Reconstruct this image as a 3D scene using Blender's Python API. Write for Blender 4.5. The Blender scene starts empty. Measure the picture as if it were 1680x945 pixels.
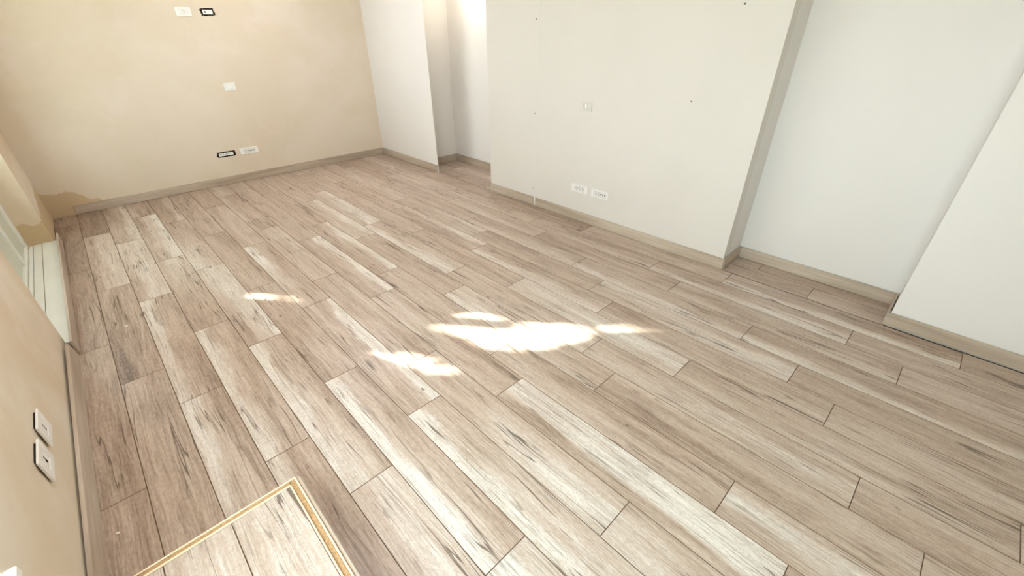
import bpy, bmesh, math, random
from mathutils import Vector, Matrix

# ------------------------------------------------------------------ camera
scene = bpy.context.scene
C = scene.collection
CAM_H = 1.580
F_PX, PITCH, ROLL, YAW = 700.14, 0.5464, -0.0067, 0.7660
cam_d = bpy.data.cameras.new('camera')
cam_d.sensor_fit = 'HORIZONTAL'
cam_d.sensor_width = 36.0
cam_d.lens = F_PX / 1680.0 * 36.0
cam_d.clip_start = 0.01
cam = bpy.data.objects.new('camera', cam_d)
C.objects.link(cam)
fw = Vector((math.sin(YAW) * math.cos(PITCH), math.cos(YAW) * math.cos(PITCH), -math.sin(PITCH)))
rt = Vector((math.cos(YAW), -math.sin(YAW), 0))
up = rt.cross(fw)
r2 = rt * math.cos(ROLL) + up * math.sin(ROLL)
u2 = -rt * math.sin(ROLL) + up * math.cos(ROLL)
cam.matrix_world = Matrix(((r2.x, u2.x, -fw.x, 0), (r2.y, u2.y, -fw.y, 0), (r2.z, u2.z, -fw.z, CAM_H), (0, 0, 0, 1)))
scene.camera = cam

# ------------------------------------------------------------------ sky, sun, exposure
SKY = 21.0
world = bpy.data.worlds.new('sky'); scene.world = world
world.use_nodes = True
bg = world.node_tree.nodes['Background']
bg.inputs[0].default_value = (0.82, 0.93, 1.0, 1)
bg.inputs[1].default_value = SKY
FILL = 42.0                                         # strength of the added ceiling fill
SUN_EL, SUN_R = math.radians(25.0), 1.30          # elevation; dy/dx of the light's travel over the floor
_n = math.hypot(1, SUN_R)
SUN_TRAVEL = Vector((math.cos(SUN_EL) / _n, -math.cos(SUN_EL) * SUN_R / _n, -math.sin(SUN_EL)))
sun_d = bpy.data.lights.new('sun', 'SUN')
sun_d.energy = 105.0; sun_d.angle = math.radians(0.40); sun_d.color = (1.0, 0.95, 0.87)
sun = bpy.data.objects.new('sun', sun_d); C.objects.link(sun)
sun.rotation_euler = SUN_TRAVEL.to_track_quat('-Z', 'Y').to_euler()
sun.location = (-8, 12, 10)

vs = scene.view_settings
scene.display_settings.display_device = 'sRGB'
vs.view_transform = 'Standard'; vs.look = 'None'; vs.gamma = 1.0; vs.use_curve_mapping = False
vs.exposure = -0.84
scene.cycles.max_bounces = 8; scene.cycles.diffuse_bounces = 6; scene.cycles.glossy_bounces = 3
scene.cycles.caustics_reflective = False; scene.cycles.caustics_refractive = False; scene.cycles.light_sampling_threshold = 0.04
scene.cycles.adaptive_threshold = 0.05
scene.cycles.sample_clamp_indirect = 12.0

def portal(name, x, y0, y1, z0, z1):
    d = bpy.data.lights.new(name, 'AREA'); d.shape = 'RECTANGLE'
    d.size = z1 - z0; d.size_y = y1 - y0; d.cycles.is_portal = True
    o = bpy.data.objects.new(name, d); C.objects.link(o)
    o.location = (x, (y0 + y1) / 2, (z0 + z1) / 2)
    o.rotation_euler = (0, -math.pi / 2, 0)      # shines towards +x
portal('terrace_door_portal', -0.75, 3.28, 5.14, 0.80, 2.32)
portal('near_window_portal', -0.75, -0.85, 1.15, 0.55, 2.32)

# ------------------------------------------------------------------ materials
def srgb(r, g, b):
    f = lambda c: (c / 255 / 12.92) if c / 255 <= 0.04045 else ((c / 255 + 0.055) / 1.055) ** 2.4
    return (f(r), f(g), f(b), 1)

class NT:
    def __init__(s, name):
        s.m = bpy.data.materials.new(name); s.m.use_nodes = True
        s.t = s.m.node_tree; s.b = s.t.nodes['Principled BSDF']
    def n(s, typ, **kw):
        nd = s.t.nodes.new(typ)
        for k, v in kw.items(): setattr(nd, k, v)
        return nd
    def l(s, a, b): s.t.links.new(a, b)
    def val(s, sock, v):
        if hasattr(v, 'is_linked'): s.l(v, sock)
        else: sock.default_value = v
    def math(s, op, a, b=0.0, c=0.0, clamp=False):
        nd = s.n('ShaderNodeMath', operation=op, use_clamp=clamp)
        s.val(nd.inputs[0], a); s.val(nd.inputs[1], b); s.val(nd.inputs[2], c)
        return nd.outputs[0]
    def noise(s, vec, scale, detail=3.0, rough=0.55, dist=0.0):
        nd = s.n('ShaderNodeTexNoise'); s.l(vec, nd.inputs['Vector'])
        nd.inputs['Scale'].default_value = scale; nd.inputs['Detail'].default_value = detail
        nd.inputs['Roughness'].default_value = rough; nd.inputs['Distortion'].default_value = dist
        return nd.outputs['Fac']
    def mapping(s, vec, scale=(1, 1, 1), loc=(0, 0, 0)):
        nd = s.n('ShaderNodeMapping'); s.l(vec, nd.inputs[0])
        nd.inputs['Scale'].default_value = scale; nd.inputs['Location'].default_value = loc
        return nd.outputs[0]
    def ramp(s, fac, stops, interp='LINEAR'):
        nd = s.n('ShaderNodeValToRGB'); s.l(fac, nd.inputs[0]); r = nd.color_ramp; r.interpolation = interp
        while len(r.elements) < len(stops): r.elements.new(0.5)
        for e, (p, c) in zip(r.elements, stops): e.position = p; e.color = c if len(c) == 4 else (*c, 1)
        return nd.outputs[0]
    def mix(s, fac, a, b, mode='MIX'):
        nd = s.n('ShaderNodeMix', data_type='RGBA', blend_type=mode)
        s.val(nd.inputs[0], fac); s.val(nd.inputs[6], a); s.val(nd.inputs[7], b)
        return nd.outputs[2]
    def smooth(s, v, a, b):
        nd = s.n('ShaderNodeMapRange', interpolation_type='SMOOTHSTEP')
        s.val(nd.inputs[0], v); nd.inputs[1].default_value = a; nd.inputs[2].default_value = b
        return nd.outputs[0]
    def bump(s, h, strength, dist):
        nd = s.n('ShaderNodeBump'); s.l(h, nd.inputs['Height'])
        nd.inputs['Strength'].default_value = strength; nd.inputs['Distance'].default_value = dist
        s.l(nd.outputs[0], s.b.inputs['Normal'])

def plain(name, col, rough=0.5, spec=0.5, var=0.0, scale=8.0):
    q = NT(name); q.b.inputs['Roughness'].default_value = rough
    q.b.inputs['Specular IOR Level'].default_value = spec
    if var:
        tc = q.n('ShaderNodeTexCoord')
        f = q.noise(tc.outputs['Object'], scale, 4)
        q.l(q.ramp(f, [(0.3, tuple(c * (1 - var) for c in col[:3])), (0.7, tuple(min(1, c * (1 + var)) for c in col[:3]))]), q.b.inputs['Base Color'])
    else: q.b.inputs['Base Color'].default_value = col
    return q.m

def laminate_material(name, use_attr=True, tint=(1, 1, 1)):
    q = NT(name)
    tc = q.n('ShaderNodeTexCoord'); obj = tc.outputs['Object']
    def attr(nm, out):
        a = q.n('ShaderNodeAttribute', attribute_type='OBJECT', attribute_name=nm); return a.outputs[out]
    seed = attr('grain_seed', 'Fac')
    off = q.n('ShaderNodeCombineXYZ')
    q.l(q.math('MULTIPLY', seed, 3.17), off.inputs[0]); q.l(q.math('MULTIPLY', seed, 7.31), off.inputs[1]); q.l(seed, off.inputs[2])
    add = q.n('ShaderNodeVectorMath', operation='ADD'); q.l(obj, add.inputs[0]); q.l(off.outputs[0], add.inputs[1])
    P = add.outputs[0]
    sep = q.n('ShaderNodeSeparateXYZ'); q.l(obj, sep.inputs[0])
    wob = q.noise(q.mapping(P, (9, 2.2, 1)), 1.0, 3, 0.6)
    u = q.math('ADD', q.math('DIVIDE', sep.outputs[0], 0.192), 0.5)
    u = q.math('ADD', u, q.math('MULTIPLY', q.math('SUBTRACT', wob, 0.5), 0.75))
    v = q.math('DIVIDE', sep.outputs[1], -1.285, clamp=True)                 # 0 at the far end, 1 at the near end
    v = q.smooth(v, 0.15, 0.85)
    far = q.n('ShaderNodeSeparateXYZ'); q.l(attr('tone_far', 'Vector'), far.inputs[0])
    nea = q.n('ShaderNodeSeparateXYZ'); q.l(attr('tone_near', 'Vector'), nea.inputs[0])
    def lerp(a, b, t):
        nd = q.n('ShaderNodeMix', data_type='FLOAT'); q.val(nd.inputs[0], t); q.val(nd.inputs[2], a); q.val(nd.inputs[3], b)
        return nd.outputs[0]
    L = lerp(far.outputs[0], nea.outputs[0], v); M = lerp(far.outputs[1], nea.outputs[1], v); R = lerp(far.outputs[2], nea.outputs[2], v)
    tone = lerp(lerp(L, M, q.smooth(u, 0.22, 0.46)), R, q.smooth(u, 0.56, 0.80))
    # warped grain coordinates
    wv = q.n('ShaderNodeVectorMath', operation='MULTIPLY_ADD')
    nz = q.n('ShaderNodeTexNoise'); q.l(q.mapping(P, (5, 1.6, 1)), nz.inputs['Vector']); nz.inputs['Scale'].default_value = 1.0; nz.inputs['Detail'].default_value = 2
    q.l(nz.outputs['Color'], wv.inputs[0]); wv.inputs[1].default_value = (0.050, 0, 0); q.l(P, wv.inputs[2])
    G = wv.outputs[0]
    band = q.noise(q.mapping(G, (22, 1.3, 1)), 1.0, 4, 0.6)
    fine = q.noise(q.mapping(G, (150, 5.0, 1)), 1.0, 4, 0.70)
    saw = q.noise(q.mapping(G, (105, 38, 1)), 1.0, 3, 0.68)
    blot = q.noise(q.mapping(P, (6, 2.0, 1)), 1.0, 3, 0.5)
    tone = q.math('ADD', tone, q.math('MULTIPLY', q.math('SUBTRACT', band, 0.5), 0.70))
    tone = q.math('ADD', tone, q.math('MULTIPLY', q.math('SUBTRACT', fine, 0.5), 0.85))
    tone = q.math('ADD', tone, q.math('MULTIPLY', q.math('SUBTRACT', saw, 0.5), 0.50))
    col = q.ramp(tone, [(0.0, srgb(107, 87, 75)), (0.22, srgb(150, 129, 113)), (0.42, srgb(176, 156, 140)), (0.62, srgb(194, 178, 164)), (0.82, srgb(209, 200, 190)), (1.0, srgb(225, 220, 212))])
    # slight hue drift: pinkish to greenish grey
    col = q.mix(q.math('MULTIPLY', q.smooth(blot, 0.45, 0.75), 0.35), col, (0.985, 1.0, 0.97, 1), 'MULTIPLY')
    col = q.mix(q.math('MULTIPLY', q.smooth(blot, 0.50, 0.25), 0.35), col, (1.0, 0.93, 0.90, 1), 'MULTIPLY')
    # dark check cracks running with the grain
    ck = q.noise(q.mapping(G, (24, 0.75, 1), (4.3, 1.7, 0)), 1.0, 2, 0.5)
    ckl = q.math('ABSOLUTE', q.math('SUBTRACT', ck, 0.5))
    ckm = q.smooth(q.noise(q.mapping(P, (8, 1.7, 1), (9, 2, 3)), 1.0, 2), 0.50, 0.60)
    crack = q.math('MULTIPLY', q.smooth(ckl, 0.017, 0.004), ckm)
    ln = q.math('ABSOLUTE', q.math('SUBTRACT', q.noise(q.mapping(G, (42, 1.1, 1), (2.1, 6.2, 0)), 1.0, 1, 0.5), 0.5))
    lnm = q.smooth(q.noise(q.mapping(P, (9, 1.6, 1), (3, 8, 1)), 1.0, 2), 0.46, 0.62)
    col = q.mix(q.math('MULTIPLY', q.math('MULTIPLY', q.smooth(ln, 0.022, 0.004), lnm), 0.45), col, srgb(96, 74, 57))
    l2 = q.math('ABSOLUTE', q.math('SUBTRACT', q.noise(q.mapping(G, (95, 1.5, 1), (7.7, 1.2, 0)), 1.0, 1, 0.5), 0.5))
    l2m = q.smooth(q.noise(q.mapping(P, (14, 2.6, 1), (1, 4, 6)), 1.0, 2), 0.44, 0.60)
    col = q.mix(q.math('MULTIPLY', q.math('MULTIPLY', q.smooth(l2, 0.040, 0.006), l2m), 0.42), col, srgb(100, 78, 62))
    col = q.mix(q.math('MULTIPLY', crack, 0.80), col, srgb(72, 54, 41))
    # curly saw marks, strongest on the pale parts
    cu = q.n('ShaderNodeTexNoise'); q.l(q.mapping(P, (34, 13, 1)), cu.inputs['Vector']); cu.inputs['Scale'].default_value = 1.0; cu.inputs['Detail'].default_value = 3; cu.inputs['Distortion'].default_value = 2.2
    cul = q.smooth(q.math('ABSOLUTE', q.math('SUBTRACT', cu.outputs['Fac'], 0.5)), 0.035, 0.004)
    col = q.mix(q.math('MULTIPLY', q.math('MULTIPLY', cul, q.smooth(tone, 0.30, 0.70)), 0.26), col, srgb(122, 98, 78))
    # fine pores
    pore = q.smooth(q.noise(q.mapping(G, (230, 11, 1)), 1.0, 2, 0.5), 0.66, 0.76)
    col = q.mix(q.math('MULTIPLY', pore, 0.30), col, srgb(110, 86, 66))
    # small knots
    vor = q.n('ShaderNodeTexVoronoi', feature='F1'); q.l(q.mapping(P, (10, 4.2, 1)), vor.inputs['Vector']); vor.inputs['Scale'].default_value = 1.0
    sel = q.n('ShaderNodeSeparateColor'); q.l(vor.outputs['Color'], sel.inputs[0])
    knot = q.math('MULTIPLY', q.smooth(vor.outputs['Distance'], 0.085, 0.03), q.math('GREATER_THAN', sel.outputs[0], 0.80))
    col = q.mix(q.math('MULTIPLY', knot, 0.8), col, srgb(66, 50, 38))
    if tint != (1, 1, 1): col = q.mix(1.0, col, (*tint, 1), 'MULTIPLY')
    q.l(col, q.b.inputs['Base Color'])
    q.l(q.math('ADD', q.math('MULTIPLY', fine, 0.16), 0.30), q.b.inputs['Roughness'])
    q.b.inputs['Specular IOR Level'].default_value = 0.5
    return q.m

def board_material(name):
    """wood-look foil of the skirting boards; grain runs along local y"""
    q = NT(name); tc = q.n('ShaderNodeTexCoord'); P = tc.outputs['Object']
    f = q.noise(q.mapping(P, (40, 2.2, 55)), 1.0, 5, 0.6)
    g = q.noise(q.mapping(P, (6, 1.4, 9)), 1.0, 3, 0.5)
    t = q.math('ADD', q.math('MULTIPLY', f, 0.55), q.math('MULTIPLY', g, 0.45))
    q.l(q.ramp(t, [(0.33, srgb(158, 142, 125)), (0.5, srgb(180, 164, 147)), (0.66, srgb(198, 185, 169))]), q.b.inputs['Base Color'])
    q.b.inputs['Roughness'].default_value = 0.5
    q.b.inputs['Specular IOR Level'].default_value = 0.35
    return q.m

def paint_material(name, col, blot=0.03):
    q = NT(name); tc = q.n('ShaderNodeTexCoord'); P = tc.outputs['Object']
    a = q.noise(P, 1.1, 4, 0.5); b = q.noise(P, 6.0, 3, 0.5)
    c = q.mix(q.smooth(a, 0.35, 0.65), tuple(x * (1 - blot) for x in col[:3]) + (1,), col)
    c = q.mix(q.math('MULTIPLY', q.smooth(b, 0.55, 0.8), 0.25), c, (col[0], col[1] * 0.98, col[2] * 0.93, 1))
    q.l(c, q.b.inputs['Base Color']); q.b.inputs['Roughness'].default_value = 0.62
    q.b.inputs['Specular IOR Level'].default_value = 0.25
    q.bump(q.noise(P, 45.0, 3), 0.08, 0.003)
    return q.m

def plaster_material(name, base, pale, pink, damp=False, near=False):
    q = NT(name); tc = q.n('ShaderNodeTexCoord'); P = tc.outputs['Object']
    a = q.noise(P, 0.9, 4, 0.55, 0.4); b = q.noise(P, 2.3, 4, 0.6, 0.6); f = q.noise(P, 14.0, 4, 0.6)
    c = q.mix(q.smooth(a, 0.38, 0.64), base, pale)
    c = q.mix(q.math('MULTIPLY', q.smooth(b, 0.50, 0.72), 0.65), c, pink)
    c = q.mix(q.math('MULTIPLY', q.smooth(f, 0.5, 0.75), 0.12), c, tuple(x * 0.86 for x in base[:3]) + (1,))
    if damp:   # unpainted, darker patch of raw render low in the corner by the terrace door
        sp = q.n('ShaderNodeSeparateXYZ'); q.l(P, sp.inputs[0])
        e = q.math('MULTIPLY', q.math('SUBTRACT', q.noise(P, 5.0, 5, 0.6), 0.5), 0.30)
        if near:
            h = q.math('ADD', q.math('SUBTRACT', sp.outputs[2], q.math('MULTIPLY', q.math('SUBTRACT', sp.outputs[1], 5.0), 0.22)), e)
            m = q.smooth(h, 0.165, 0.150)
        else:
            h = q.math('ADD', q.math('ADD', sp.outputs[2], q.math('MULTIPLY', q.math('ADD', sp.outputs[0], 0.51), 0.42)), e)
            m = q.smooth(h, 0.285, 0.268)
        c = q.mix(q.math('MULTIPLY', m, 0.70), c, srgb(190, 163, 120))
    q.l(c, q.b.inputs['Base Color']); q.b.inputs['Roughness'].default_value = 0.8
    q.b.inputs['Specular IOR Level'].default_value = 0.15
    q.bump(q.math('ADD', q.noise(P, 7.0, 5, 0.6), q.math('MULTIPLY', q.noise(P, 60.0, 2), 0.25)), 0.16, 0.006)
    return q.m

M = {}
M['laminate'] = laminate_material('laminate_plank_print')
M['board'] = board_material('skirting_foil')
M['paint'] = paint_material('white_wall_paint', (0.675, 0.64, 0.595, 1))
M['paint_cool'] = paint_material('cool_white_wall_paint', (0.735, 0.71, 0.68, 1))  # same white, raised so the niche side comes out less dim
M['paint_fresh'] = paint_material('fresh_white_wall_paint', (0.79, 0.765, 0.74, 1))  # same white, lightened where stub and passage get less light
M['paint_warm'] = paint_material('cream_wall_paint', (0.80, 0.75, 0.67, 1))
M['plaster'] = plaster_material('far_plaster', (0.69, 0.60, 0.475, 1), (0.725, 0.645, 0.535, 1), (0.735, 0.64, 0.56, 1), damp=True)
M['plaster_left'] = plaster_material('near_plaster', (0.69, 0.575, 0.43, 1), (0.78, 0.71, 0.60, 1), (0.78, 0.67, 0.57, 1), damp=True, near=True)
M['ceiling'] = paint_material('ceiling_paint', (0.86, 0.85, 0.82, 1))
M['subfloor'] = plain('underlay', (0.035, 0.026, 0.02, 1), 0.9, 0.1)
M['white'] = plain('white_plastic', (0.86, 0.85, 0.81, 1), 0.35, 0.5)
M['white_old'] = plain('aged_white_plastic', (0.80, 0.77, 0.69, 1), 0.4, 0.4)
M['black'] = plain('dark_hole', (0.012, 0.011, 0.01, 1), 0.7, 0.2)
M['cavity'] = plain('dark_box_cavity', (0.022, 0.016, 0.011, 1), 0.9, 0.1, 0.4, 40)
M['frame'] = plain('white_lacquer', (0.80, 0.80, 0.74, 1), 0.35, 0.4, 0.03, 5)
M['panel'] = plain('grey_green_door_panel', (0.62, 0.63, 0.53, 1), 0.5, 0.3, 0.04, 4)
M['stone'] = plain('pale_stone_sill', (0.86, 0.86, 0.84, 1), 0.45, 0.4, 0.03, 12)
M['chip'] = plain('raw_chipboard', srgb(178, 146, 108), 0.85, 0.15, 0.30, 140)
M['pale_edge'] = plain('pale_board_edge', srgb(240, 220, 190), 0.7, 0.2, 0.05, 60)
M['filler'] = plain('white_joint_filler', (0.84, 0.81, 0.74, 1), 0.8, 0.1, 0.04, 30)
M['screw'] = plain('dull_screw', (0.10, 0.085, 0.06, 1), 0.5, 0.4)
M['groove'] = plain('dusty_groove', (0.42, 0.38, 0.31, 1), 0.9, 0.1)
M['groove_edge'] = plain('dark_plank_bevel', srgb(128, 105, 87), 0.7, 0.2)
M['bark'] = plain('bark', (0.12, 0.085, 0.055, 1), 0.9, 0.1, 0.3, 10)
M['leaf'] = plain('leaf', (0.10, 0.16, 0.045, 1), 0.6, 0.3)
M['terrace'] = plain('terrace_paving', (0.46, 0.44, 0.40, 1), 0.8, 0.2, 0.1, 2)
M['render'] = plain('outside_render', (0.66, 0.63, 0.57, 1), 0.9, 0.1)
def glass_material():
    q = NT('window_glass'); t = q.t
    tr = q.n('ShaderNodeBsdfTransparent'); gl = q.n('ShaderNodeBsdfGlossy'); gl.inputs['Roughness'].default_value = 0.02
    mx = q.n('ShaderNodeMixShader'); mx.inputs[0].default_value = 0.07
    tr.inputs[0].default_value = (0.94, 0.97, 0.95, 1)
    q.l(tr.outputs[0], mx.inputs[1]); q.l(gl.outputs[0], mx.inputs[2])
    q.l(mx.outputs[0], t.nodes['Material Output'].inputs['Surface']); t.nodes.remove(q.b)
    return q.m
M['glass'] = glass_material()
def lamp_material():
    q = NT('lamp_diffuser'); q.b.inputs['Emission Color'].default_value = (1, 0.84, 0.58, 1); q.b.inputs['Emission Strength'].default_value = 30
    return q.m
M['lamp'] = lamp_material()
def panel_material():
    q = NT('led_panel_diffuser'); q.b.inputs['Emission Color'].default_value = (0.98, 0.955, 1.0, 1); q.b.inputs['Emission Strength'].default_value = FILL
    return q.m
M['led'] = panel_material()

# ------------------------------------------------------------------ mesh helpers
def bx(bm, x0, x1, y0, y1, z0, z1, bev=0.0, seg=1):
    r = bmesh.ops.create_cube(bm, size=1.0)
    vs_ = r['verts']
    for v in vs_:
        v.co = Vector((x0 + (v.co.x + .5) * (x1 - x0), y0 + (v.co.y + .5) * (y1 - y0), z0 + (v.co.z + .5) * (z1 - z0)))
    if bev > 0:
        es = list({e for v in vs_ for e in v.link_edges})
        bmesh.ops.bevel(bm, geom=es, offset=bev, segments=seg, affect='EDGES', profile=0.5)

def cyl(bm, c, axis, r, h, n=16):
    q = Vector((0, 0, 1)).rotation_difference(Vector(axis)).to_matrix().to_4x4()
    bmesh.ops.create_cone(bm, cap_ends=True, segments=n, radius1=r, radius2=r, depth=h, matrix=Matrix.Translation(c) @ q)

def obj(name, bm, mat, parent=None, smooth=False):
    me = bpy.data.meshes.new(name); bm.to_mesh(me); bm.free()
    me.materials.append(M[mat] if isinstance(mat, str) else mat)
    if smooth:
        for p in me.polygons: p.use_smooth = True
    o = bpy.data.objects.new(name, me); C.objects.link(o)
    if parent: o.parent = parent
    return o

def boxes(name, lst, mat, parent=None, bev=0.0):
    bm = bmesh.new()
    for b in lst: bx(bm, *b, bev=bev)
    return obj(name, bm, mat, parent)

def struct(o): o['kind'] = 'structure'; return o
def tag(o, label, cat, group=None):
    o['label'] = label; o['category'] = cat
    if group: o['group'] = group
    return o
def thing(name, label, cat, loc=(0, 0, 0), rot=(0, 0, 0), group=None):
    o = bpy.data.objects.new(name, None); C.objects.link(o)
    o.empty_display_size = 0.05; o.location = loc; o.rotation_euler = rot
    return tag(o, label, cat, group)

# ------------------------------------------------------------------ room dimensions (metres)
XL, XR, XN, XW = -0.512, 3.132, 3.452, 3.148     # left wall, right wall, niche back, last stretch of right wall
YF, YB = 5.992, -1.90                            # far wall, back wall
YC, YC2 = 0.955, -0.062                          # niche corners
YD0, YD1 = 3.585, 4.615                          # opening into the passage
XP, YP = 3.678, 4.925                            # passage back wall and end wall
ZC = 2.70
BH, BT = 0.087, 0.013
A0, A1, AZ = 3.22, 5.20, 2.35                    # terrace door in the left wall
B0, B1, BZ0, BZ1 = -0.90, 1.20, 0.49, 2.35       # near window in the left wall
XO = -0.86                                       # outside face of the left wall

struct(boxes('wall_far', [(XL - 0.35, XP + 0.4, YF, YF + 0.2, -0.02, ZC)], 'plaster'))
struct(boxes('wall_left', [
    (XO, XL, A1, YF, -0.02, ZC), (XO, XL, B1, A0, -0.02, ZC), (XO, XL, YB, B0, -0.02, ZC),
    (XO, XL, A0, A1, AZ, ZC), (XO, XL, B0, B1, BZ1, ZC), (XO, XL, B0, B1, -0.02, BZ0 - 0.03)], 'plaster_left'))
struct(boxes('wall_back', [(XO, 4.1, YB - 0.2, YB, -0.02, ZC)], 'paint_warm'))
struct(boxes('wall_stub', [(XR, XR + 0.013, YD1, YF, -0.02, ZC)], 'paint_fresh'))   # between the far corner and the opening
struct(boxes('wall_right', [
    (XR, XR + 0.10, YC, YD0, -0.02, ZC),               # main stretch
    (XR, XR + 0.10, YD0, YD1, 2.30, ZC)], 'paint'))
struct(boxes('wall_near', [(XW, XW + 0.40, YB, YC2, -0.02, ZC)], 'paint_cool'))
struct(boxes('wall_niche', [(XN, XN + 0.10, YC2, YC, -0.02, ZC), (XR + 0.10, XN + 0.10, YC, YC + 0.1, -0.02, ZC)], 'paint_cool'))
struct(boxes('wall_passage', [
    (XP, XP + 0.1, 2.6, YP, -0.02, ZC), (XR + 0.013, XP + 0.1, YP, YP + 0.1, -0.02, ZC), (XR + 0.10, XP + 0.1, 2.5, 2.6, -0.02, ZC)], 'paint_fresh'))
struct(boxes('ceiling', [(XO, 4.1, YB - 0.2, YF + 0.2, ZC, ZC + 0.15)], 'ceiling'))
struct(boxes('trim_1', [(XR - 0.0009, XR + 0.001, 2.893, 2.921, 0.0, 2.69)], 'paint'))   # filled board joint in the right wall

# ------------------------------------------------------------------ floor: 192 x 1285 mm laminate planks
floor = struct(boxes('floor', [(XO, XP + 0.1, YB - 0.1, YF + 0.1, -0.06, -0.0085)], 'subfloor'))
PW, PL, X0 = 0.192, 1.285, -0.3331
PHASE = {-1: 1.795, 0: 2.604, 1: 2.231, 2: 1.583, 3: 1.192, 4: 0.591, 5: 1.378, 6: 0.399, 7: 1.175, 8: 0.148, 9: 0.856, 10: 1.082,
         11: 0.623, 12: 1.263, 13: 0.190, 14: 0.504, 15: 1.078, 16: 0.058, 17: 0.861, 18: 0.370, 19: 0.75, 20: 0.10}
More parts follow.
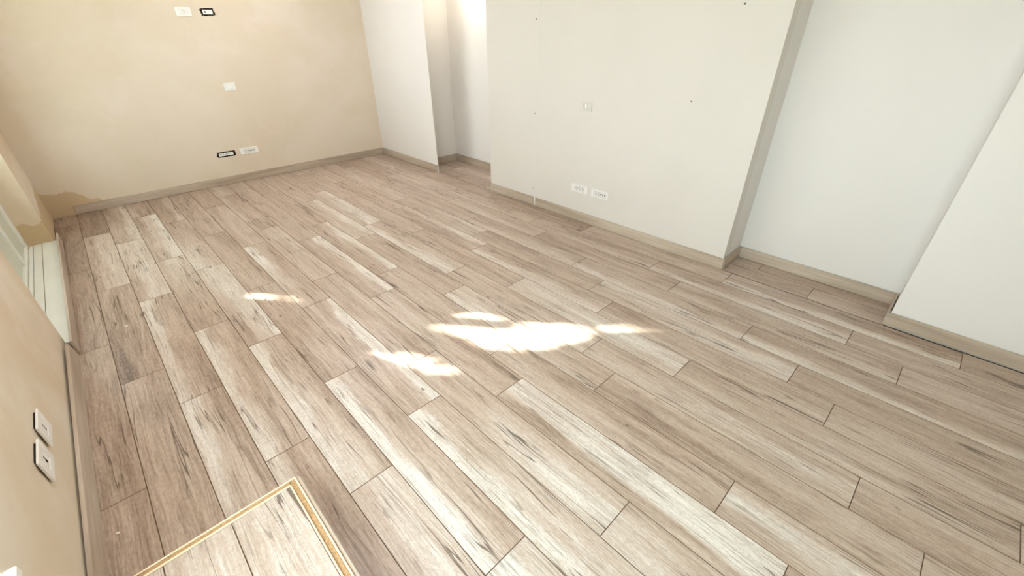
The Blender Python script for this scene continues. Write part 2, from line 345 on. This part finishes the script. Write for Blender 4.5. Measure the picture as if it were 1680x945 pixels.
# printed tone of each plank, rows beside the left wall darkened for shade: (side by the left wall, middle, other side) at its far end, then at its near end; 0 brown .. 1 cream
T = {
 (-1,-1): ((.35,.35,.35),(.35,.35,.35)), (-1,0): ((.36,.38,.34),(.32,.34,.32)), (-1,1): ((.22,.24,.26),(.26,.26,.26)), (-1,2): ((.12,.13,.17),(.18,.18,.20)), (-1,3): ((.26,.26,.28),(.26,.26,.28)),
 (0,-1): ((.46,.42,.36),(.42,.36,.42)), (0,0): ((.28,.28,.30),(.10,.24,.38)), (0,1): ((.36,.56,.56),(.30,.54,.56)), (0,2): ((.20,.14,.18),(.16,.14,.20)),
 (1,-1): ((.78,.50,.30),(.58,.50,.36)), (1,0): ((.76,.42,.36),(.66,.36,.30)), (1,1): ((.56,.66,.60),(.40,.66,.66)), (1,2): ((.26,.36,.66),(.34,.44,.70)),
 (2,-1): ((.62,.34,.40),(.55,.36,.42)), (2,0): ((.76,.42,.36),(.72,.46,.40)), (2,1): ((.52,.66,.62),(.34,.38,.42)), (2,2): ((.36,.55,.84),(.40,.62,.80)), (2,3): ((.56,.34,.30),(.5,.3,.3)),
 (3,-1): ((.55,.76,.60),(.80,.86,.70)), (3,0): ((.82,.50,.40),(.76,.60,.38)), (3,1): ((.70,.82,.70),(.34,.60,.82)), (3,2): ((.34,.38,.44),(.74,.70,.50)), (3,3): ((.34,.28,.62),(.3,.3,.6)),
 (4,-1): ((.86,.92,.70),(.86,.92,.76)), (4,0): ((.86,.50,.34),(.92,.62,.44)), (4,1): ((.42,.40,.46),(.34,.40,.46)), (4,2): ((.44,.38,.34),(.54,.46,.34)), (4,3): ((.36,.40,.46),(.42,.44,.46)),
 (5,-1): ((.86,.54,.50),(.82,.74,.62)), (5,0): ((.50,.40,.84),(.40,.48,.84)), (5,1): ((.92,.46,.40),(.60,.46,.46)), (5,2): ((.44,.50,.52),(.48,.52,.50)), (5,3): ((.40,.4,.4),(.4,.4,.4)),
 (6,-1): ((.72,.66,.50),(.76,.70,.52)), (6,0): ((.50,.44,.48),(.78,.80,.56)), (6,1): ((.46,.46,.50),(.50,.46,.46)), (6,2): ((.46,.60,.62),(.55,.50,.60)), (6,3): ((.5,.4,.4),(.5,.4,.4)),
 (7,-1): ((.40,.80,.74),(.50,.92,.92)), (7,0): ((.56,.60,.50),(.50,.46,.40)), (7,1): ((.40,.50,.88),(.34,.50,.88)), (7,2): ((.44,.44,.52),(.46,.48,.50)), (7,3): ((.46,.52,.60),(.46,.50,.60)),
 (8,-1): ((.44,.80,.56),(.50,.84,.56)), (8,0): ((.60,.44,.32),(.46,.46,.40)), (8,1): ((.50,.56,.50),(.52,.54,.50)), (8,2): ((.40,.50,.82),(.38,.46,.88)), (8,3): ((.46,.46,.42),(.46,.44,.42)),
 (9,-1): ((.28,.34,.50),(.44,.56,.50)), (9,0): ((.70,.70,.60),(.62,.50,.50)), (9,1): ((.44,.46,.42),(.46,.44,.40)), (9,2): ((.50,.60,.76),(.60,.50,.82)), (9,3): ((.5,.5,.5),(.5,.5,.5)),
 (10,-1): ((.66,.50,.46),(.50,.78,.40)), (10,0): ((.50,.50,.50),(.62,.56,.50)), (10,1): ((.78,.46,.40),(.78,.68,.50)), (10,2): ((.50,.60,.80),(.50,.86,.70)), (10,3): ((.5,.45,.45),(.5,.45,.45)),
 (11,-1): ((.50,.46,.44),(.50,.44,.44)), (11,0): ((.66,.72,.66),(.60,.78,.70)), (11,1): ((.46,.40,.44),(.44,.38,.42)), (11,2): ((.44,.50,.52),(.46,.50,.50)), (11,3): ((.5,.45,.45),(.5,.5,.45)),
 (12,-1): ((.56,.40,.36),(.50,.46,.40)), (12,0): ((.72,.40,.36),(.72,.60,.38)), (12,1): ((.40,.36,.68),(.40,.44,.78)), (12,2): ((.42,.46,.50),(.42,.46,.50)),
 (13,-1): ((.40,.42,.36),(.44,.44,.40)), (13,0): ((.50,.50,.76),(.74,.74,.42)), (13,1): ((.48,.40,.36),(.48,.40,.36)), (13,2): ((.42,.50,.50),(.50,.55,.7)),
 (14,-1): ((.76,.40,.34),(.66,.34,.34)), (14,0): ((.76,.50,.44),(.70,.40,.46)), (14,1): ((.62,.40,.34),(.64,.50,.40)), (14,2): ((.50,.44,.42),(.50,.46,.42)),
 (15,-1): ((.60,.34,.50),(.60,.40,.40)), (15,0): ((.36,.36,.42),(.50,.40,.34)), (15,1): ((.60,.60,.40),(.56,.46,.46)), (15,2): ((.45,.5,.6),(.5,.5,.5)),
 (16,-1): ((.46,.40,.46),(.46,.40,.46)), (16,0): ((.68,.38,.34),(.78,.70,.40)), (16,1): ((.50,.40,.44),(.60,.40,.36)), (16,2): ((.6,.45,.45),(.55,.45,.4)),
 (17,-1): ((.76,.40,.50),(.76,.40,.34)), (17,0): ((.50,.50,.50),(.56,.50,.50)), (17,1): ((.36,.32,.32),(.34,.30,.30)), (17,2): ((.4,.45,.4),(.4,.4,.4)), (17,3): ((.4,.4,.45),(.4,.4,.4)),
}
rects = [(XL + 0.003, XR - 0.004, YB + 0.005, YF - 0.004), (XR - 0.004, XN - 0.004, YC2 + 0.004, YC - 0.004), (XR - 0.004, XP - 0.004, YD0 + 0.004, YD1 - 0.004), (XR + 0.104, XP - 0.004, 2.61, YD0 + 0.004), (XR + 0.016, XP - 0.004, YD1 - 0.004, YP - 0.004)]
GAP, BEV, TH = 0.0005, 0.0014, 0.008
mesh_cache = {}
def plank_mesh(x0, x1, y0, y1):
    key = tuple(round(v, 4) for v in (x0, x1, y0, y1))
    if key not in mesh_cache:
        bm = bmesh.new()
        a, b, c, d = x0 + GAP, x1 - GAP, y0 + GAP, y1 - GAP
        lo = [bm.verts.new(p) for p in ((a, c, -TH), (b, c, -TH), (b, d, -TH), (a, d, -TH))]
        mi = [bm.verts.new(p) for p in ((a, c, -BEV), (b, c, -BEV), (b, d, -BEV), (a, d, -BEV))]
        e = min(BEV, (b - a) / 3, (d - c) / 3)
        to = [bm.verts.new(p) for p in ((a + e, c + e, 0), (b - e, c + e, 0), (b - e, d - e, 0), (a + e, d - e, 0))]
        for i in range(4):
            j = (i + 1) % 4
            bm.faces.new((lo[i], lo[j], mi[j], mi[i])).material_index = 1; bm.faces.new((mi[i], mi[j], to[j], to[i])).material_index = 1
        bm.faces.new(to); bm.faces.new(lo[::-1])
        me = bpy.data.meshes.new('plank'); bm.to_mesh(me); bm.free(); me.materials.append(M['laminate']); me.materials.append(M['groove_edge'])
        mesh_cache[key] = me
    return mesh_cache[key]
rng = random.Random(4)
for row in range(-1, 21):
    xa, xb = X0 + row * PW, X0 + (row + 1) * PW
    cx = (xa + xb) / 2
    for n in range(-4, 6):
        ya = PHASE[row] + n * PL; yb = ya + PL
        for (rx0, rx1, ry0, ry1) in rects:
            x0, x1, y0, y1 = max(xa, rx0), min(xb, rx1), max(ya, ry0), min(yb, ry1)
            if x1 - x0 < 0.012 or y1 - y0 < 0.02: continue
            if y1 < -1.2 and x1 < 1.0: pass
            o = bpy.data.objects.new('plank', plank_mesh(x0 - cx, x1 - cx, y0 - yb, y1 - yb))
            C.objects.link(o); o.parent = floor; o.location = (cx, yb, rng.uniform(-0.0002, 0.0002))
            t = T.get((row, n))
            if t is None:
                b = rng.uniform(.34, .56); t = tuple(tuple(min(.95, max(.15, b + rng.uniform(-.1, .12))) for _ in range(3)) for _ in range(2))
            o['tone_far'] = [float(v) for v in t[0]]; o['tone_near'] = [float(v) for v in t[1]]
            o['grain_seed'] = float(rng.randint(1, 400))

# ------------------------------------------------------------------ skirting boards
def board(name, p0, p1, nx, ny, h=BH, t=BT, lean=0.0, gap=0.001, z0=0.0015):
    """board along p0->p1 on the floor (wall line); (nx,ny) points into the room"""
    d = Vector((p1[0] - p0[0], p1[1] - p0[1], 0)); L = d.length; d.normalize(); n = Vector((nx, ny, 0))
    bm = bmesh.new(); bx(bm, gap, gap + t, 0, L, 0, h, bev=0.0022, seg=2)
    if lean:
        for v in bm.verts: v.co.x += lean * (1 - v.co.z / h)
    o = obj(name, bm, 'board')
    o.matrix_world = Matrix(((n.x, d.x, 0, p0[0]), (n.y, d.y, 0, p0[1]), (0, 0, 1, z0), (0, 0, 0, 1)))
    return struct(o)
board('baseboard_far', (-0.330, YF), (XR - BT - 0.001, YF), 0, -1)
board('baseboard_right', (XR, YD1 + 0.004), (XR, YF - 0.003), -1, 0)
board('baseboard_right', (XR, 2.925), (XR, YD0), -1, 0)
board('baseboard_right', (XR, YC - BT), (XR, 2.889), -1, 0)
board('baseboard_niche', (XR + 0.001, YC), (XN - BT - 0.004, YC), 0, -1, gap=0.005)
board('baseboard_niche', (XN, YC2 + BT + 0.004), (XN, YC - 0.001), -1, 0, gap=0.005)
board('baseboard_niche', (XW + 0.001, YC2), (XN - 0.001, YC2), 0, 1, gap=0.005)
board('baseboard_right', (XW, YB + 0.02), (XW, YC2 + BT + 0.003), -1, 0, gap=0.002)
board('baseboard_passage', (XR + 0.016, YP), (XP - BT - 0.002, YP), 0, -1)
board('baseboard_passage', (XP, 2.62), (XP, YP - 0.001), -1, 0)
board('baseboard_back', (XL + 0.01, YB), (XW - BT - 0.003, YB), 0, 1)
board('baseboard_left', (XL + 0.035, 3.10), (XL + 0.035, 5.205), 1, 0, gap=0.0)
board('baseboard_left', (XL + 0.006, 1.292), (XL + 0.021, 3.085), 1, 0, t=0.015, lean=0.011, gap=0.0)

# ------------------------------------------------------------------ terrace door (left wall)
d1 = bpy.data.objects.new('door_1', None); C.objects.link(d1); d1.location = (-0.66, 4.2, 0); struct(d1); d1.empty_display_size = .1
def dpart(name, lst, mat, bev=0.002):
    o = boxes(name, lst, mat, None, bev); o.parent = d1; o.matrix_parent_inverse = Matrix.Translation((0.66, -4.2, 0)); return o
FX0, FX1 = -0.737, -0.672
sx = [(-0.587, -0.482), (-0.641, -0.592), (-0.669, -0.646)]
for i, (a, b) in enumerate(sx):
    dpart('threshold_strip', [(a, b, A0 + 0.002, A1 - 0.002, 0.001, 0.030 - 0.003 * i)], 'frame')
dpart('threshold_bed', [(-0.745, -0.514, A0 + 0.002, A1 - 0.002, -0.02, 0.012)], 'groove', 0)
dpart('frame', [(FX0, FX1, A1 - 0.075, A1 - 0.002, 0.03, AZ - 0.002), (FX0, FX1, A0 + 0.002, A0 + 0.06, 0.03, AZ - 0.002),
                (FX0, FX1, A0 + 0.06, A1 - 0.075, AZ - 0.07, AZ - 0.002), (FX0, FX1, A0 + 0.06, A1 - 0.075, 0.012, 0.05)], 'frame', 0.004)
dpart('mullion', [(FX0 + .005, FX1 - .005, 4.66, 4.73, 0.05, AZ - 0.07)], 'frame', 0.003)
dpart('transom', [(FX0 + .005, FX1 - .005, A0 + 0.06, 4.66, 0.74, 0.80), (FX0 + .005, FX1 - .005, 4.73, A1 - 0.075, 0.74, 0.80)], 'frame', 0.003)
dpart('door_panel', [(-0.715, -0.690, A0 + 0.06, 4.66, 0.05, 0.74)], 'panel')
dpart('door_panel', [(-0.715, -0.690, 4.73, A1 - 0.075, 0.05, 0.74)], 'panel')
dpart('pane', [(-0.705, -0.699, A0 + 0.06, 4.66, 0.80, AZ - 0.07)], 'glass', 0)
dpart('pane', [(-0.705, -0.699, 4.73, A1 - 0.075, 0.80, AZ - 0.07)], 'glass', 0)

# ------------------------------------------------------------------ near window (left wall, beside the camera)
w1 = bpy.data.objects.new('window_1', None); C.objects.link(w1); w1.location = (-0.66, 0.15, 0.5); struct(w1); w1.empty_display_size = .1
def wpart(name, lst, mat, bev=0.002):
    o = boxes(name, lst, mat, None, bev); o.parent = w1; o.matrix_parent_inverse = Matrix.Translation((0.66, -0.15, -0.5)); return o
wpart('window_sill', [(XO - 0.03, XL + 0.022, B0 + 0.002, B1 + 0.012, BZ0 - 0.03, BZ0)], 'stone', 0.004)
wpart('window_frame', [(FX0, FX1, B1 - 0.06, B1 - 0.002, BZ0, BZ1 - .002), (FX0, FX1, B0 + 0.002, B0 + 0.06, BZ0, BZ1 - .002),
                       (FX0, FX1, B0 + .06, B1 - .06, BZ1 - 0.07, BZ1 - .002), (FX0, FX1, B0 + .06, B1 - .06, BZ0, BZ0 + 0.06)], 'frame', 0.004)
wpart('mullion', [(FX0 + .005, FX1 - .005, 0.11, 0.19, BZ0 + .06, BZ1 - .07)], 'frame', 0.003)
wpart('pane', [(-0.683, -0.677, B0 + .06, 0.11, BZ0 + .06, BZ1 - .07)], 'glass', 0)
wpart('pane', [(-0.683, -0.677, 0.19, B1 - .06, BZ0 + .06, BZ1 - .07)], 'glass', 0)

# ------------------------------------------------------------------ step platform at the near window
SX0, SX1, SY0, SY1, SZ = XL + 0.006, 0.120, -0.92, 1.283, 0.160
st = thing('wooden_step', 'low step platform clad in pale wood laminate with bare chipboard edges', 'step', (0, 0, 0))
TX1, TY1 = SX1 - 0.045, SY1 - 0.032
boxes('carcass', [(SX0 + .002, TX1 - 0.002, SY0, TY1 - 0.002, 0.001, SZ - 0.009)], 'chip', st)
boxes('riser', [(SX1 - 0.014, SX1, SY0, SY1 - 0.004, 0.001, SZ - 0.006)], 'board', st, 0.003)          # laminate board stood on edge
boxes('riser', [(SX0 + .002, SX1 - 0.0145, SY1 - 0.006, SY1, 0.001, SZ - 0.002)], 'pale_edge', st, 0.001)
boxes('edge_strip', [(SX1 - 0.021, SX1 - 0.0145, SY0, SY1 - 0.0065, 0.001, SZ)], 'pale_edge', st, 0.0015)
boxes('chipboard_edge', [(SX1 - 0.0375, SX1 - 0.0215, SY0, SY1 - 0.0065, 0.001, SZ - 0.005)], 'chip', st, 0.001)
boxes('chipboard_edge', [(SX0 + .002, SX1 - 0.039, SY1 - 0.0225, SY1 - 0.0065, 0.001, SZ - 0.005)], 'chip', st, 0.001)
boxes('edge_strip', [(TX1 + 0.0005, TX1 + 0.007, SY0, SY1 - 0.0235, 0.001, SZ + 0.001)], 'pale_edge', st, 0.002)
boxes('edge_strip', [(SX0 + .002, TX1, TY1 + 0.0005, TY1 + 0.009, 0.001, SZ + 0.001)], 'pale_edge', st, 0.002)
for i, xx in enumerate((TX1, TX1 - PW, TX1 - 2 * PW)):
    xm = xx - PW; x0 = max(xm, SX0 + 0.002)
    y = TY1
    while y > SY0 + 0.02:
        L = PL if i != 1 else 0.9
        y0 = max(SY0, y - L); cx = xx - PW / 2
        o = bpy.data.objects.new('plank', plank_mesh(x0 - cx, xx - cx, y0 - y, 0.0)); C.objects.link(o); o.parent = st
        o.location = (cx, y, SZ)
        o['tone_far'] = [.60, .66, .62]; o['tone_near'] = [.80, .82, .78]; o['grain_seed'] = float(11 + 7 * i)
        y = y0

# ------------------------------------------------------------------ sockets and switches
def rot_for(wall):
    return {'far': (0, 0, 0), 'right': (0, 0, -math.pi / 2), 'left': (0, 0, math.pi / 2)}[wall]
# local frame of a fitting: x along the wall, z up, -y out of the wall
def rbox(name, parent, x0, x1, z0, z1, d0, d1, mat, bev=0.001):
    return boxes(name, [(x0, x1, -d1, -d0, z0, z1)], mat, parent, bev)
def frame_ring(name, parent, w, h, iw, ih, d0, d1, mat, bev=0.0012, dx=0.0):
    return boxes(name, [(-w / 2, -iw / 2 + dx, -d1, -d0, -h / 2, h / 2), (iw / 2 + dx, w / 2, -d1, -d0, -h / 2, h / 2),
                        (-iw / 2 + dx, iw / 2 + dx, -d1, -d0, ih / 2, h / 2), (-iw / 2 + dx, iw / 2 + dx, -d1, -d0, -h / 2, -ih / 2)], mat, parent, bev)
def hole(parent, x, z, r, d, w=None):
    bm = bmesh.new()
    if w: bx(bm, x - w / 2, x + w / 2, -d - 0.0006, -d + 0.001, z - r, z + r)
    else: cyl(bm, (x, -d, z), (0, 1, 0), r, 0.0012, 12)
    return obj('socket_hole', bm, 'black', parent)
def plate(name, label, cat, wall, pos, w, h, mods, mat='white', proud=0.009, loose=False, group=None):
    t = thing(name, label, cat, pos, rot_for(wall), group)
    if loose:
        rbox('back_box', t, -w / 2 + .018, w / 2 - .018, -h / 2 + .03, h / 2 - .003, -0.012, proud - .008, 'cavity', 0)
    n = len(mods); mw = 0.0225; iw = max(sum(m[1] for m in mods), 0.02); ih = 0.045
    ih = min(ih, h - 0.02)
    rbox('mounting_ring', t, -iw / 2 - .0006, iw / 2 + .0006, -ih / 2 - .0006, ih / 2 + .0006, -0.0006, proud - 0.006, 'groove', 0)  # backing darkened to draw the shaded slits around the inserts
    frame_ring('cover_plate', t, w, h, iw, ih, -0.0005 if not loose else proud - 0.007, proud, mat, 0.0015)
    x = -iw / 2
    for kind, mwid in mods:
        c = x + mwid / 2
        ins = rbox('insert', t, x + 0.0010, x + mwid - 0.0010, -ih / 2 + .0014, ih / 2 - .0014, -0.0005, proud - 0.002, mat, 0.0008)
        dd = proud - 0.002
        if kind == 'rocker':
            rbox('rocker', ins, c - mwid / 2 + .003, c + mwid / 2 - .003, -ih / 2 + .003, ih / 2 - .003, dd - .001, dd + 0.0035, 'white', 0.0012)
        elif kind == 'schuko':
            for (hx, hz) in ((0, .014), (-.0105, 0), (.0105, 0), (0, -.014)): hole(ins, c + hx, hz, .0040, dd)
            hole(ins, c, 0, .0022, dd)
        elif kind == 'line':
            for hz in (-.013, 0, .013): hole(ins, c, hz, .0034, dd)
        elif kind == 'din':
            hole(ins, c, 0, .0065, dd)
        elif kind == 'jack':
            hole(ins, c, -.004, .008, dd, .013); hole(ins, c, .012, .004, dd, .007)
        elif kind == 'bar':
            hole(ins, c, .004, .012, dd, .004); hole(ins, c, -.011, .003, dd, .008)
        x += mwid
    return t
def open_box(label, pos, w, h, mods, group=None):
    t = thing('open_wall_box', label, 'wall box', pos, rot_for('far'), group)
    # ragged dark cut-out in the plaster around the carrier
    rg = random.Random(int(w * 1000)); bm = bmesh.new(); N = 40; vt = []
    for i in range(N):
        a = 2 * math.pi * i / N; ca, sa = math.cos(a), math.sin(a)
        k = 1 / max(abs(ca) / (w / 2), abs(sa) / (h / 2)); j = 1 + rg.uniform(-.05, .16)
        vt.append((ca * k * j, sa * k * j))
    f = [bm.verts.new((x, -0.0016, z)) for x, z in vt]; b = [bm.verts.new((x, 0.0008, z)) for x, z in vt]
    bm.faces.new(f)
    for i in range(N): bm.faces.new((f[i], b[i], b[(i + 1) % N], f[(i + 1) % N]))
    obj('cut_out', bm, 'cavity', t)
    rbox('carrier', t, -w / 2 + .016, w / 2 - .013, -h / 2 + .013, h / 2 - .012, 0.001, 0.005, 'white', 0.0008)
    for (kind, xx) in mods:
        if kind == 'jack': hole(t, xx, 0, .0075, .0055, .013)
        elif kind == 'slot': hole(t, xx, 0.003, .0075, .0055, .0035)
        else: hole(t, xx, 0, .0035, .0055)
    bm = bmesh.new(); cyl(bm, (-w / 2 - .006, -.001, h / 2 + .002), (0, 1, 0), .004, .002, 10); obj('screw', bm, 'screw', t)
    bm = bmesh.new(); cyl(bm, (w / 2 + .010, -.001, -h / 2 + .004), (0, 1, 0), .004, .002, 10); obj('screw', bm, 'screw', t)
    return t
plate('wall_socket', 'white single socket plate high on the beige plaster wall', 'socket', 'far', (1.183, YF, 1.742), 0.135, 0.080, [('blank', .0225), ('schuko', .045), ('blank', .0225)])
open_box('small uncovered wall box with dark ragged edges high on the plaster wall', (1.399, YF, 1.743), 0.118, 0.064, [('jack', -.022)])
plate('light_switch', 'white light switch alone halfway up the beige plaster wall', 'switch', 'far', (1.385, YF, 1.040), 0.115, 0.078, [('rocker', .068)])
open_box('long uncovered wall box with dark ragged edges low on the plaster wall', (1.128, YF, 0.340), 0.178, 0.056, [('slot', -.06), ('slot', -.045), ('slot', -.028), ('slot', -.008), ('slot', .004), ('slot', .018), ('slot', .03), ('slot', .045), ('dot', .058)])
plate('wall_socket', 'wide white plate with socket and three dark ports low on the plaster wall', 'socket', 'far', (1.377, YF, 0.342), 0.200, 0.072, [('schuko', .045), ('line', .0225), ('din', .0225), ('din', .0225), ('din', .0225)])
plate('light_switch', 'off-white light switch with narrow rocker on the white wall', 'switch', 'right', (XR, 2.338, 1.018), 0.118, 0.075, [('blank', .0225), ('rocker', .0225), ('blank', .0225)], 'paint', 0.008)
plate('wall_socket', 'white double socket plate low on the white wall, farther from the niche', 'socket', 'right', (XR, 2.338, 0.309), 0.185, 0.074, [('schuko', .045), ('line', .0225), ('schuko', .045)], 'paint_fresh', 0.008)
plate('wall_socket', 'white plate with socket and three ports low on the white wall, nearer the niche', 'socket', 'right', (XR, 2.112, 0.309), 0.185, 0.074, [('schuko', .045), ('line', .0225), ('din', .0225), ('din', .0225), ('din', .0225)], 'paint_fresh', 0.008)
plate('wall_socket', 'white square plate with slot standing proud of the plaster, nearer the terrace door', 'socket', 'left', (XL, 2.008, 0.315), 0.135, 0.098, [('blank', .0225), ('bar', .0225), ('blank', .0225)], 'white', 0.013, True)
plate('wall_socket', 'white square plate with network port standing proud of the plaster, nearer the step', 'socket', 'left', (XL, 1.812, 0.313), 0.140, 0.100, [('blank', .0225), ('jack', .0225), ('blank', .0225)], 'white', 0.013, True)

# screw heads left unfilled in the right wall's boards
wr = bpy.data.objects['wall_right']
for (y, z) in ((2.935, 1.648), (2.928, 0.894), (2.928, 0.172), (1.442, 1.141), (1.23, 1.70)):
    bm = bmesh.new(); cyl(bm, (XR - 0.0006, y, z), (1, 0, 0), 0.0058, 0.0016, 10); obj('screw', bm, 'screw', wr)

# ------------------------------------------------------------------ plaster crumbs on the floor
def crumb(label, x, y, r, sd):
    rg = random.Random(sd); bm = bmesh.new(); bmesh.ops.create_icosphere(bm, subdivisions=2, radius=r)
    for v in bm.verts: v.co *= rg.uniform(.75, 1.25); v.co.y *= .7; v.co.z *= .55
    lo_ = min(v.co.z for v in bm.verts)
    o = obj('plaster_crumb', bm, 'filler'); o.location = (x, y, -lo_); return tag(o, label, 'crumb')
crumb('tiny white plaster crumb on the planks near the terrace door', -0.238, 3.23, .008, 1)
crumb('tiny white plaster crumb on the floor beside the loose skirting board', -0.44, 1.64, .006, 2)

# ------------------------------------------------------------------ passage lamp
lt = thing('ceiling_lamp', 'small warm lamp glowing above the passage beyond the wall opening', 'lamp', (3.50, 4.33, 2.12))
bm = bmesh.new(); cyl(bm, (0, 0, 0.29), (0, 0, 1), 0.010, 0.56, 10); obj('stem', bm, 'white', lt)
bm = bmesh.new(); cyl(bm, (0, 0, 0.015), (0, 0, 1), 0.055, 0.03, 24); obj('housing', bm, 'white', lt)
bm = bmesh.new(); cyl(bm, (0, 0, -0.004), (0, 0, 1), 0.045, 0.008, 24); obj('diffuser', bm, 'lamp', lt)
ld = bpy.data.lights.new('lamp_light', 'POINT'); ld.energy = 17; ld.color = (1, 0.90, 0.74); ld.shadow_soft_size = 0.04
lo = bpy.data.objects.new('lamp_light', ld); C.objects.link(lo); lo.location = (3.50, 4.33, 2.05)

# ------------------------------------------------------------------ added fill panels above the frame, to even out the brightness
for k, (x, y, lab) in enumerate(((1.70, 4.70, 'square white ceiling light nearest the far plaster wall'), (0.35, 1.9, 'square white ceiling light in the middle of the room'))):
    t = thing('ceiling_light', lab, 'ceiling light', (x, y, ZC), group='ceiling lights')
    boxes('frame', [(-.31, -.295, -.31, .31, -.03, 0), (.295, .31, -.31, .31, -.03, 0), (-.295, .295, -.31, -.295, -.03, 0), (-.295, .295, .295, .31, -.03, 0)], 'white', t, .002)
    boxes('diffuser', [(-.294, .294, -.294, .294, -.022, -.002)], 'led', t)

# ------------------------------------------------------------------ outside: terrace and trees that break up the sun
struct(boxes('terrace', [(-14, XO - 0.001, -10, 18, -0.35, -0.20)], 'terrace'))
# gaps between the leaves, as the light spots they leave on the floor
SPOTS = [   # (share of the leaves missing there, outline on the floor)
 (1.0, [(0.456,3.09),(0.516,3.076),(0.544,2.937),(0.507,2.876),(0.44,2.921),(0.436,3.021)]),
 (1.0, [(1.22,1.593),(1.427,1.584),(1.606,1.452),(1.781,1.263),(1.771,1.176),(1.655,1.182),(1.441,1.297),(1.268,1.443),(1.217,1.54)]),
 (1.0, [(1.232,1.912),(1.394,1.84),(1.482,1.666),(1.507,1.568),(1.335,1.605),(1.23,1.64),(1.16,1.752),(1.172,1.843)]),
 (0.93, [(1.807,1.09),(1.937,1.118),(2.013,1.088),(2.085,0.966),(2.170,0.790),(2.12,0.79),(1.948,0.948)]),
 (1.0, [(0.739,1.91),(0.845,1.844),(0.931,1.736),(0.949,1.63),(0.969,1.499),(0.951,1.385),(0.926,1.41),(0.903,1.53),(0.884,1.623),(0.832,1.695),(0.781,1.802)]),
 (0.80, [(0.561,2.033),(0.634,1.983),(0.666,1.915),(0.63,1.915),(0.552,1.984)]),
 (0.72, [(0.591,2.934),(0.655,2.816),(0.658,2.675),(0.629,2.683),(0.61,2.806),(0.574,2.885)]),
]
def inside(p, poly):
    c = False; j = len(poly) - 1
    for i in range(len(poly)):
        if (poly[i][1] > p[1]) != (poly[j][1] > p[1]) and p[0] < (poly[j][0] - poly[i][0]) * (p[1] - poly[i][1]) / (poly[j][1] - poly[i][1]) + poly[i][0]: c = not c
        j = i
    return c
def tree(name, label, cx, cy, cz, rx, ry, rz, n, sd):
    rg = random.Random(sd)
    root = thing(name, label, 'tree', (cx, cy, -0.2))
    bm = bmesh.new()
    bmesh.ops.create_cone(bm, cap_ends=True, segments=12, radius1=0.14, radius2=0.05, depth=cz + 0.2, matrix=Matrix.Translation((0, 0, (cz + 0.2) / 2)))
    obj('trunk', bm, 'bark', root, True)
    verts, faces = [], []
    k = 0
    while k < n:
        p = Vector((rg.uniform(-1, 1), rg.uniform(-1, 1), rg.uniform(-1, 1)))
        if abs(p.x) ** 3 + abs(p.y) ** 3 + abs(p.z) ** 3 > 1: continue
        k += 1
        c = Vector((cx + p.x * rx, cy + p.y * ry, cz + p.z * rz))
        s = rg.uniform(0.07, 0.11)
        d = Vector((rg.gauss(0, 1), rg.gauss(0, 1), rg.gauss(0, 1) - .4)).normalized()
        w = d.cross(Vector((rg.gauss(0, 1), rg.gauss(0, 1), rg.gauss(0, 1)))).normalized()
        pts = [c - d * s, c + w * s * .45, c + d * s, c - w * s * .45]
        ok = True; luck = rg.random()
        for q in pts + [c]:
            tt = q.z / -SUN_TRAVEL.z; fl = (q.x + SUN_TRAVEL.x * tt, q.y + SUN_TRAVEL.y * tt)
            if any(inside(fl, sp) and luck < f for f, sp in SPOTS): ok = False; break
        if not ok: continue
        b = len(verts); verts += [(q.x - cx, q.y - cy, q.z + 0.2) for q in pts]; faces.append((b, b + 1, b + 2, b + 3))
    me = bpy.data.meshes.new('foliage'); me.from_pydata(verts, [], faces); me.materials.append(M['leaf'])
    o = bpy.data.objects.new('foliage', me); C.objects.link(o); o.parent = root; o['kind'] = 'stuff'
tree('leafy_tree', 'leafy tree outside the terrace door', -2.9, 7.25, 3.35, 0.75, 1.75, 1.45, 15000, 3)
tree('leafy_tree', 'leafy tree outside the near window', -2.9, 3.2, 3.25, 0.75, 1.75, 1.45, 11000, 8)
